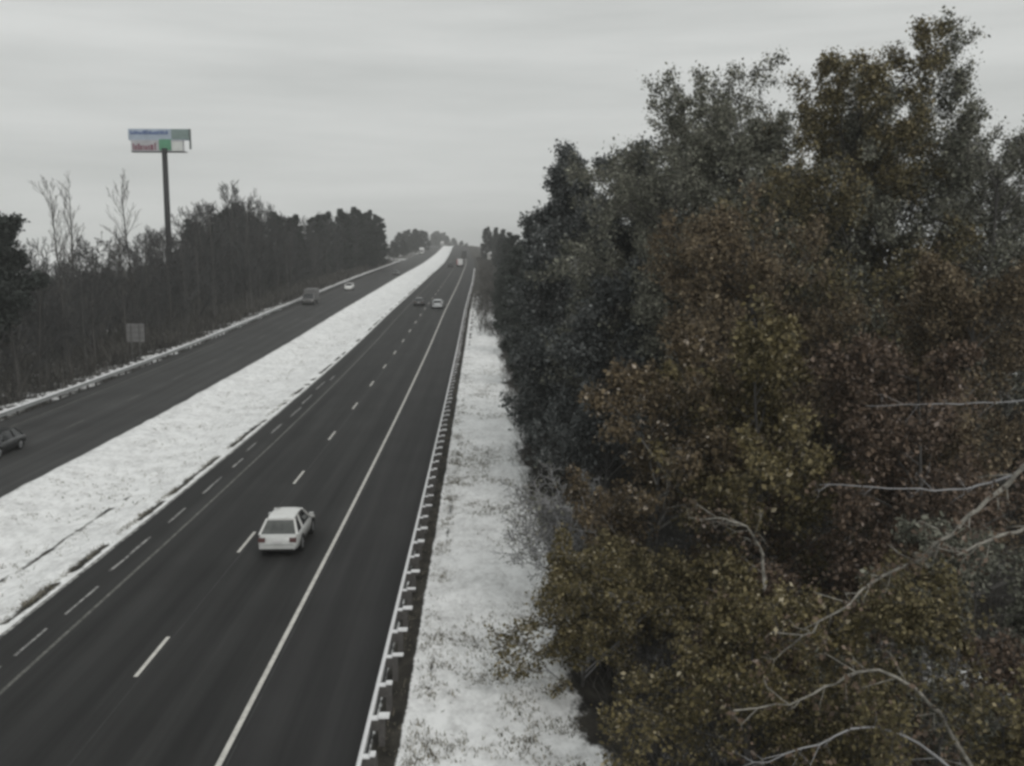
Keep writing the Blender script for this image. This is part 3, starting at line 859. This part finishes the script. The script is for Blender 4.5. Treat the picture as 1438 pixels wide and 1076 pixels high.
def pine(name, label, x, y, H, R, seed, m, ntuft, base=.08, tuft=.34, blades=11, group=None, cat='tree', top_pow=.75):
    rng = random.Random(seed); rs = np.random.default_rng(seed)
    root = empty(name, spot(x, y, -.05), rng.uniform(0, 6)); tag(root, label, cat, group)
    mb = MB(); mb.tube([(0, 0, -.4), (.05, .03, H * .5), (0, 0, H * .97)], [H * .013, H * .009, .03], 8, cap=False)
    mb.build('trunk', M['bark'], root, True)
    br = MB(); segs = []
    z = H * base
    while z < H * .97:
        f = (z / H - base) / (1 - base)
        rad = R * (1 - f) ** top_pow * (min(1, .55 + f * 2.2))
        for k in range(rng.randint(4, 6)):
            a = rng.uniform(0, 2 * PI); ln = rad * rng.uniform(.6, 1.22)
            d = Vector((math.cos(a), math.sin(a), 0))
            rise = ln * rng.uniform(.05, .45)
            pts = [Vector((0, 0, z)), d * ln * .5 + Vector((0, 0, z + rise * .15)), d * ln * .85 + Vector((0, 0, z + rise * .5)), d * ln + Vector((0, 0, z + rise))]
            br.tube(pts, [.05, .035, .02, .008], 3, cap=False)
            segs.append((pts, None, 2))
            sd_ = Vector((-d.y, d.x, 0))
            for s in (-1, 1):
                for t in (.4, .6, .8):
                    i = int(t * 3); q = pts[i].lerp(pts[i + 1], t * 3 - i)
                    e = q + (d * .6 + sd_ * s * .75 + Vector((0, 0, .25))) * ln * .32 * rng.uniform(.6, 1.2)
                    br.tube([q, e], [.018, .006], 3, cap=False); segs.append(([q, q.lerp(e, .5), e], None, 3))
        z += H * rng.uniform(.022, .04)
    br.build('branches', M['twig'], root)
    # tufts at outer halves of the shoots
    a, b = [], []
    for pts, _, lv in segs:
        for i in range(0 if lv == 3 else 1, len(pts) - 1): a.append(pts[i][:]); b.append(pts[i + 1][:])
    a, b = np.array(a), np.array(b)
    k = rs.integers(0, len(a), ntuft); t = rs.random((ntuft, 1))
    c = a[k] * (1 - t) + b[k] * t + rs.normal(0, .06, (ntuft, 3))
    ax = (b - a)[k]; ax /= np.linalg.norm(ax, axis=1, keepdims=True) + 1e-6
    ax[:, 2] += .5
    c = np.repeat(c, blades, 0); ax = np.repeat(ax, blades, 0)
    d = ax * .6 + rs.normal(0, .6, c.shape); d /= np.linalg.norm(d, axis=1, keepdims=True)
    e = np.cross(d, rs.normal(0, 1, c.shape)); e /= np.linalg.norm(e, axis=1, keepdims=True)
    ln = tuft * rs.uniform(.6, 1.2, (len(c), 1)); wd = .030 * max(1, y / 60) * (1 if tuft < .5 else 1.6)
    tri = np.stack([c - e * wd, c + e * wd, c + d * ln], 1)
    np_mesh('needles', tri, 3, m, root)
    return root

def bare_tree(name, label, x, y, H, seed, m, group=None, r0=.17, spread=.7, clear=.3, nb=(15, 7, 5, 5), minr=.016, bark=None, cat='tree', up=.45, lens=(.34, .45, .45, .5)):
    rng = random.Random(seed)
    root = empty(name, spot(x, y, -.05), rng.uniform(0, 6)); tag(root, label, cat, group)
    segs = grow(rng, H, r0, 4, spread, clear, nb, up, lens, .13)
    seg_mesh(segs, 0, 0).build('trunk', bark or M['bark'], root, True)
    seg_mesh(segs, 1, 3, minr).build('branches', m, root)
    return root

def place_copy(proto, x, y, rz, sc, label=None, group=None, sz=None):
    o = copy_tree(proto)
    if not group and 'group' in o: del o['group']
    o.location = spot(x, y, -.05); o.rotation_euler = (0, 0, rz); o.scale = (sc, sc, sz or sc)
    if label: o['label'] = label
    if group: o['group'] = group
    return o

R = random.Random(77)
# --- the wood beyond the left guardrail
GW = 'bare trees of the wood beyond the far guardrail'
LW = 'bare grey tree in the dense wood beyond the far guardrail'
protos = []
spots = []
rows = [(-42.5, 4.2), (-46.5, 5.0), (-52, 6.0), (-59, 7.5), (-68, 9.0), (-80, 12), (-95, 15)]
for ri, (xr, gap) in enumerate(rows):
    y = 62 + R.uniform(0, 4) + max(0, (-xr - 42) * 1.1)
    while y < 415 and len(spots) < 270:
        spots.append((xr + R.uniform(-2, 2) * (1 + ri * .25), y)); y += gap * R.uniform(.7, 1.5) * (1 if y < 220 else 1.5)
def hum(x, y):
    """tree height along the wood, low by the near end, high where the photo's hump is"""
    u = 676 + 1348 * x / y
    tops = [(0, 330), (60, 330), (130, 335), (200, 318), (250, 308), (290, 276), (330, 262), (370, 276), (415, 300), (450, 297), (500, 293), (535, 297), (560, 330)]
    v = np.interp(u, [t[0] for t in tops], [t[1] for t in tops]) + 14
    ztop = CAM_Z + (362 - v) * y / 1348
    return max(7.0, min(27, ztop - gz(x, y)))
for i, (x, y) in enumerate(spots):
    H = hum(x, y) * R.uniform(.72, 1.04)
    if i < 6:
        o = bare_tree('bare_tree', LW, x, y, 14, 100 + i, M['twig_far'], GW, spread=.62 + .05 * i, clear=.12, minr=.02 + .002 * i, up=.55)
        protos.append(o); o.scale = [H / 14] * 3
    else:
        place_copy(protos[i % 6], x, y, R.uniform(0, 6.28), min(1.25, H / 14), LW, GW, sz=H / 14)
# a few paler trunks along the front of the wood
GF = 'pale trunked trees along the front of the left wood'
LF = 'bare tree with a pale grey trunk at the front of the left wood'
pf = None
for (x, y, H) in [(-41.2, 68, 9), (-40.6, 75, 11), (-42.0, 82, 10), (-41.0, 91, 11), (-40.4, 99, 10), (-41.5, 118, 12), (-40.8, 133, 12), (-41.4, 150, 13), (-40.6, 171, 13), (-41.2, 196, 15)]:
    if pf is None: pf = bare_tree('bare_tree', LF, x, y, 12, 140, M['twig_far'], GF, r0=.14, spread=.5, clear=.3, bark=M['pale_trunk']); pf.scale = [H / 12] * 3
    else: place_copy(pf, x, y, R.uniform(0, 6.28), H / 12, LF, GF)
# thin tall trees standing out above the wood
for u, v, Y, lab in ((84, 262, 118, 'tall thin bare tree rising above the wood near the left picture edge'), (98, 268, 122, 'second tall bare tree just right of the tallest thin one near the left edge'),
                     (182, 258, 120, 'tall thin bare tree rising above the wood just left of the billboard pole')):
    p = at(u, v, Y)
    H = p.z - gz(p.x, Y)
    o = bare_tree('bare_tree', lab, p.x, Y, H, int(u), M['twig'], None, r0=.17, spread=.5, clear=.35, nb=(22, 7, 5, 3), up=.7, lens=(.24, .45, .45, .5), minr=.012)
# evergreens
p1 = at(18, 300, 84)
leafy_tree('soft_evergreen', 'dark evergreen with a rounded crown at the left picture edge', p1.x - .5, 84, (p1.z - gz(p1.x, 84)) * .90, 3, M['needle_far'], 30000, .26, r0=.2, clear=.35, nb=(22, 8, 6, 4), lens=(.26, .42, .45, .5), up=.3, jitter=.25, clump=.15)
GE = 'dark evergreens in the wood beyond the far guardrail'
LE = 'dark evergreen among the bare trees at the far end of the left wood'
ev = None
for k, (u, v, Y) in enumerate([(455, 296, 290), (478, 292, 300), (497, 290, 320), (514, 294, 330), (528, 300, 345), (408, 300, 250), (440, 300, 270), (352, 300, 215), (268, 306, 190), (385, 296, 235), (310, 292, 205), (330, 285, 212)]):
    p = at(u, v, Y); H = p.z - gz(p.x, Y)
    if ev is None:
        ev = pine('pine_tree', LE, p.x, Y, 18, 4.2, 21, M['needle_far'], 2400, base=.1, tuft=.7, blades=8, group=GE, top_pow=.6); ev.scale = [H / 18] * 3
    else: place_copy(ev, p.x, Y, R.uniform(0, 6), H / 18, LE, GE)
GC = 'dark trees standing on the crest'
LC = 'small dark tree on the crest left of the road'
for (u, v, Y) in [(562, 326, 640), (572, 322, 660), (584, 321, 650), (594, 323, 665), (566, 336, 560), (552, 338, 520), (617, 330, 1180), (627, 331, 1200), (637, 334, 1220), (648, 338, 1250), (608, 328, 1150), (655, 341, 1260), (622, 326, 1300), (613, 324, 1280)]:
    p = at(u, v, Y); x = p.x - dg(Y); H = p.z - gz(x, Y); place_copy(ev, x, Y, R.uniform(0, 6), H / 18 * 1.7, LC, GC, sz=H / 18)

# undergrowth of the left wood: brush that nobody could count
def brush(name, regions, seed, label, m, w0=.02):
    rs = np.random.default_rng(seed); vs = []
    for (x0, x1, y0, y1, n, h) in regions:
        x = rs.uniform(x0, x1, n); y = rs.uniform(y0, y1, n)
        k = vnoise(x, y, 4) + .6 * rs.random(n) > .6; x, y = x[k], y[k]
        for _ in range(4):
            hh = h * rs.uniform(.4, 1.25, len(x)); a = rs.uniform(0, PI, len(x)); w_ = w0 * np.maximum(1, y / 70)
            zz = zf(y) + bank(x) - .15
            px, py = x + df(y) + rs.normal(0, .4, len(x)), y + rs.normal(0, .4, len(x))
            lx, ly = rs.normal(0, .35, len(x)) * hh, rs.normal(0, .35, len(x)) * hh
            cx_, cy_ = w_ * np.cos(a), w_ * np.sin(a)
            for (t0, t1, ox, oy) in ((0, 1, 0, 0), (.35, .8, .22, .1), (.5, .95, -.2, .12)):
                b_ = np.stack([px + lx * t0, py + ly * t0, zz + hh * t0], -1)
                e_ = np.stack([px + lx * t1 + ox * hh, py + ly * t1 + oy * hh, zz + hh * t1], -1)
                wv = np.stack([cx_, cy_, cx_ * 0], -1)
                vs.append(np.stack([b_ - wv, b_ + wv, e_], 1).reshape(-1, 3))
    o = np_mesh(name, np.concatenate(vs), 3, m)
    return tag(o, label, 'undergrowth', kind='stuff')
brush('undergrowth', [(-50, -38.5, 55, 420, 5200, 2.6), (-70, -48, 60, 420, 4200, 4.5), (-100, -65, 90, 420, 3500, 6)], 9, 'tangled leafless undergrowth filling the foot of the left wood', M['brush'], .03)

# --- right side: pines along the verge
T = leafy_tree
soft = dict(clear=.06, nb=(30, 8, 6, 4), clump=.10, jitter=.20, up=.55, crook=.12, spread=.75)
T('soft_evergreen', 'large soft grey green evergreen beside the verge, left end of the right hand trees', 6.2, 62, 16.6, 41, M['leaf_grey'], 80000, .17, r0=.22, lens=(.44, .42, .45, .5), **soft)
T('soft_evergreen', 'tall soft grey green evergreen just right of the large one beside the verge', 9.4, 60, 17.0, 42, M['leaf_grey'], 70000, .17, r0=.22, lens=(.40, .42, .45, .5), **soft)
T('soft_evergreen', 'low dark evergreen bush at the foot of the large soft evergreen, beside snow', 4.3, 55, 7.5, 43, M['leaf_grey'], 26000, .17, r0=.12, lens=(.42, .42, .45, .5), **soft)
T('soft_evergreen', 'dark evergreen between the low bush and the young oak with pale leaf clusters', 6.2, 47, 11.0, 44, M['leaf_grey'], 36000, .17, r0=.14, lens=(.34, .42, .45, .5), **soft)
GV = 'pines along the right verge beyond the large pine'
LV = 'smaller pine in the row along the right verge beyond the large pine'
pv = None
for (x, y, H) in [(4.9, 88, 13), (4.3, 112, 13), (6.5, 128, 16), (4.2, 150, 11), (6.0, 175, 14), (5.2, 205, 13), (6.8, 250, 14), (5.6, 300, 13), (7.5, 350, 15), (6.5, 420, 16), (8.5, 480, 15), (3.2, 140, 8), (3.4, 172, 8)]:
    if pv is None: pv = pine('pine_tree', LV, x, y, 13, 2.9, 51, M['needle'], 2600, base=.04, tuft=.5, blades=9, group=GV)
    else: place_copy(pv, x, y, R.uniform(0, 6), H / 13, LV, GV)
x_ = at(684, 330, 450).x - dg(450)
place_copy(ev, x_, 450, 1.0, 16 / 18, 'dark evergreen standing over the small pale building by the far right verge')

# upper right: tall trees, the tallest seen against the sky
up_ = dict(clear=.12, nb=(34, 9, 7, 4), clump=.04, jitter=.16, up=.42, spread=.85, lens=(.42, .44, .45, .5), minr=.011)
T('oak_tree', 'tall grey green tree right of the evergreens with thin ragged top', 10.0, 47, 19.4, 201, M['leaf_greygreen'], 85000, .12, r0=.22, **up_)
T('oak_tree', 'tall twiggy tree between the ragged grey green one and the tallest one', 13.2, 45, 17.8, 206, M['leaf_greygreen'], 85000, .12, r0=.22, **up_)
T('oak_tree', 'tallest tree of the right hand wood with olive brown crown', 16.0, 43, 20.6, 202, M['leaf_olivedark'], 90000, .12, r0=.25, **up_)
T('oak_tree', 'tall grey twiggy tree between the tallest tree and the sparse corner one', 19.0, 45, 20.4, 207, M['leaf_greygreen'], 85000, .12, r0=.22, **up_)
T('oak_tree', 'sparse tall tree in the upper right corner with sky showing through', 21.6, 42, 18.2, 203, M['leaf_greygreen'], 34000, .12, r0=.22, **up_)
T('oak_tree', 'greyish tree half cut by the right picture edge behind the sparse corner tree', 24.8, 47, 18.4, 208, M['leaf_greygreen'], 85000, .12, r0=.22, **up_)
T('oak_tree', 'grey tree behind the twiggy tree and the olive brown one, filling the gap between them', 17.6, 56, 19.0, 231, M['leaf_greygreen'], 70000, .13, r0=.24, **up_)
T('oak_tree', 'grey tree behind the gap left of the sparse corner tree', 24.4, 57, 19.4, 232, M['leaf_greygreen'], 70000, .13, r0=.24, **up_)
T('oak_tree', 'grey tree behind the ragged one, between it and the soft evergreens', 12.0, 57, 16.8, 233, M['leaf_greygreen'], 70000, .13, r0=.24, **up_)
T('oak_tree', 'tall brown leaved tree behind the young oaks', 12.2, 37, 13.8, 204, M['leaf_dark'], 60000, .12, r0=.2, **up_)
T('oak_tree', 'dark brown tree at the right picture edge', 16.8, 33, 12.6, 205, M['leaf_dark'], 60000, .12, r0=.2, **up_)
# young oaks in the middle
yo = dict(r0=.13, clear=.12, spread=.95, nb=(20, 8, 6, 4), lens=(.46, .45, .45, .5), jitter=.15, clump=.30)
T('young_oak', 'young oak with pale dry leaf clusters overhanging the snowy verge', 6.0, 31.5, 9.2, 211, M['leaf_tan'], 40000, .13, bark=M['pale_twig'], minr=.011, **yo)
T('young_oak', 'young oak with olive yellow leaves in the middle of the right hand foliage', 9.6, 30, 10.2, 212, M['leaf_olive'], 42000, .13, **yo)
T('young_oak', 'reddish brown young oak below the dark brown tree at the right', 13.6, 28.0, 10.4, 213, M['leaf_brown'], 42000, .13, **yo)
# front shrubs
sh = dict(spread=1.0, nb=(18, 8, 6, 4), jitter=.10, cat='shrub', lens=(.55, .5, .45, .5))
T('shrub', 'olive shrub with grey twigs leaning over the edge of the snow', 2.9, 26.6, 3.2, 221, M['leaf_olive'], 30000, .09, r0=.06, clear=.04, clump=.34, bark=M['grey_twig'], **dict(sh, lens=(.85, .5, .45, .5)))
T('shrub', 'small olive bush behind the shrub leaning over the edge of the snow', 4.6, 29.0, 3.4, 228, M['leaf_olivedark'], 24000, .09, r0=.06, clear=.04, clump=.34, **dict(sh, lens=(.75, .5, .45, .5)))
T('shrub', 'pale grey leafless bush at the snow edge behind the olive shrub', 2.7, 33.0, 4.3, 226, M['leaf_greygreen'], 2500, .09, r0=.06, clear=.04, minr=.013, clump=.40, bark=M['grey_twig'], **dict(sh, lens=(.75, .5, .5, .5), nb=(24, 9, 6, 4)))
T('shrub', 'yellow brown shrub at the lower middle of the picture', 5.4, 18.8, 6.0, 222, M['leaf_olive'], 30000, .085, r0=.07, clear=.06, clump=.36, **sh)
T('shrub', 'dark olive shrub in the lower right corner', 8.2, 17.0, 6.3, 223, M['leaf_olivedark'], 30000, .085, r0=.07, clear=.06, clump=.36, **sh)
T('shrub', 'grey green shrub at the right edge under the pale bent limbs', 11.2, 20.5, 7.0, 224, M['leaf_greygreen'], 32000, .10, r0=.07, clear=.06, clump=.34, **sh)
T('shrub', 'brown shrub below the young oaks beside the dark gap', 7.2, 24.0, 4.4, 225, M['leaf_brown'], 26000, .10, r0=.07, clear=.06, clump=.36, **sh)
T('shrub', 'brown shrub with mixed leaves between the dark olive one and the right picture edge', 9.6, 16.2, 5.2, 227, M['leaf_brown'], 24000, .08, r0=.07, clear=.06, clump=.40, **sh)

# pale bent limbs of one leaning tree in front
def limb_tree():
    base = spot(13.2, 19.5, -.1)
    root = empty('pale_limbed_tree', base); tag(root, 'leaning tree with long pale bare limbs arching over the lower right shrubs', 'tree')
    rng = random.Random(5)
    tr = MB(); top = at(1470, 610, 19.5) - base
    tr.tube([(0, 0, -.3), top * .35 + Vector((.15, 0, 0)), top * .7, top], [.11, .09, .07, .05], 8); tr.build('trunk', M['bark'], root, True)
    limbs = [([(1470, 620), (1415, 680), (1362, 726), (1322, 758), (1302, 781), (1235, 812), (1190, 846), (1142, 885), (1095, 918)], 16.6, .032),
             ([(1470, 722), (1438, 745), (1392, 757), (1350, 777), (1318, 803), (1312, 835)], 18.2, .030),
             ([(1400, 1130), (1330, 1020), (1285, 965), (1235, 943), (1172, 958), (1110, 990), (1030, 998)], 15.4, .028),
             ([(1400, 1130), (1290, 1045), (1215, 1020), (1130, 1052), (1040, 1078)], 15.0, .018),
             ([(1470, 640), (1395, 678), (1312, 687), (1225, 685), (1150, 681)], 21.0, .022),
             ([(1072, 830), (1070, 780), (1052, 745), (1020, 730), (975, 728)], 22.0, .030),
             ([(1470, 560), (1372, 566), (1290, 568), (1215, 570)], 25.5, .016)]
    for px, Y, r in limbs:
        pts = [at(u, v, Y + .25 * math.sin(i * 1.7)) - base for i, (u, v) in enumerate(px)]
        fine = []
        for i in range(len(pts) - 1):
            p0, p1_, p2, p3 = pts[max(i - 1, 0)], pts[i], pts[i + 1], pts[min(i + 2, len(pts) - 1)]
            for k in range(4):
                t = k / 4
                q = .5 * (2 * p1_ + (p2 - p0) * t + (2 * p0 - 5 * p1_ + 4 * p2 - p3) * t * t + (3 * p1_ - p0 - 3 * p2 + p3) * t ** 3)
                fine.append(q + Vector((rng.gauss(0, .022), rng.gauss(0, .025), rng.gauss(0, .022))))
        fine.append(pts[-1])
        mb = MB(); n = len(fine); tips = []
        mb.tube(fine, [r * (1.5 - 1.1 * i / (n - 1)) * rng.uniform(.82, 1.15) for i in range(n)], 7)
        for i in range(2, n - 1):
            if rng.random() < .7:
                d = (fine[i + 1] - fine[i]).normalized(); q = fine[i]
                e = q + (d * .6 + rand_perp(d, rng) * .7) * rng.uniform(.25, .7)
                e2 = e + (d * .5 + rand_perp(d, rng) * .6 + Vector((0, 0, .2))) * rng.uniform(.15, .4)
                mb.tube([q, e, e2], [r * .45, r * .3, r * .12], 4)
                for _ in range(2):
                    e3 = e + (d * .3 + rand_perp(d, rng) * .8) * rng.uniform(.15, .35)
                    mb.tube([e, e3], [r * .22, r * .08], 3); tips.append(e3)
                tips.append(e2)
        lb = mb.build('limb', M['pale_bark'] if r > .025 else M['grey_twig'], root, True)
        rs = np.random.default_rng(len(fine)); tp = np.repeat(np.array([t_[:] for t_ in tips + fine[::3]]), 7, 0)
        np_mesh('leaves', leaf_quads(tp + rs.normal(0, .11, tp.shape), .085, rs), 4, M['leaf_brown'], lb)
limb_tree()

# filling of the wood behind: bare trunks and a few pines
GB = 'bare trees deep in the right hand wood'
LB = 'bare tree deep in the right hand wood behind the leafy ones'
pb = None
for i in range(46):
    y = R.uniform(42, 110); x = R.uniform(9, 9 + (y - 20) * .62)
    if x > 36: x = R.uniform(14, 36)
    H = R.uniform(11, 15)
    if pb is None: pb = bare_tree('bare_tree', LB, x, y, 14, 301, M['twig'], GB, spread=.75, clear=.12, minr=.014)
    else: place_copy(pb, x, y, R.uniform(0, 6), H / 14, LB, GB)
GP = 'pines deep in the right hand wood'
LP = 'pine deep in the right hand wood behind the leafy trees'
for (x, y, H) in [(15, 66, 16), (20, 58, 16), (25, 62, 15), (31, 66, 13), (19, 82, 18), (28, 88, 17), (36, 80, 15), (24, 48, 12), (29, 47, 11), (17, 50, 13)]:
    place_copy(pv, x, y, R.uniform(0, 6), H / 13 , LP, GP)
brush('undergrowth', [(3.6, 9, 20, 70, 1500, 1.5), (4, 16, 16, 40, 1500, 1.6), (9, 40, 34, 110, 4200, 3.2), (2.4, 4.4, 30, 130, 900, 1.0), (-.5, 5, 130, 480, 2600, 1.6)], 19, 'leafless brush and brambles on the floor of the right hand wood', M['brush'], .014)

# small pale building glimpsed past the far right verge
def far_house():
    Y = 430.0
    p = at(693, 352, Y); x = p.x - dg(Y)
    root = empty('small_building', spot(x + .5, Y, -.2)); tag(root, 'small pale building far off beside the right verge, under a dark tree', 'building')
    b = MB(); b.box(-3.2, 3.2, 0, 8, -1, 4.2); b.build('wall', mat('pale_siding', (.55, .55, .53), .7, col2=(.48, .48, .47), scale=2), root)
    b = MB(); b.add([(-3.6, -.4, 4.21), (3.6, -.4, 4.21), (3.6, 8.4, 4.21), (-3.6, 8.4, 4.21), (0, -.4, 6.2), (0, 8.4, 6.2)], [(0, 1, 4), (1, 2, 5, 4), (2, 3, 5), (3, 0, 4, 5), (3, 2, 1, 0)]); b.build('roof', M['snow_cap'], root)
    b = MB(); b.box(-1.6, .2, -.06, -.004, 1.0, 2.6); b.build('window', M['glass'], root)
far_house()

# ------------------------------------------------------------------ thin winter haze
hz = MB(); hz.box(-1000, 1000, -120, 1800, -8, 62)
hm = bpy.data.materials.new('haze'); hm.use_nodes = True
ht = hm.node_tree; ht.nodes.clear()
vo = ht.nodes.new('ShaderNodeVolumePrincipled'); ho = ht.nodes.new('ShaderNodeOutputMaterial')
vo.inputs['Color'].default_value = (.80, .81, .80, 1); vo.inputs['Density'].default_value = .00042
ht.links.new(vo.outputs[0], ho.inputs['Volume'])
tag(hz.build('haze', hm), kind='stuff')
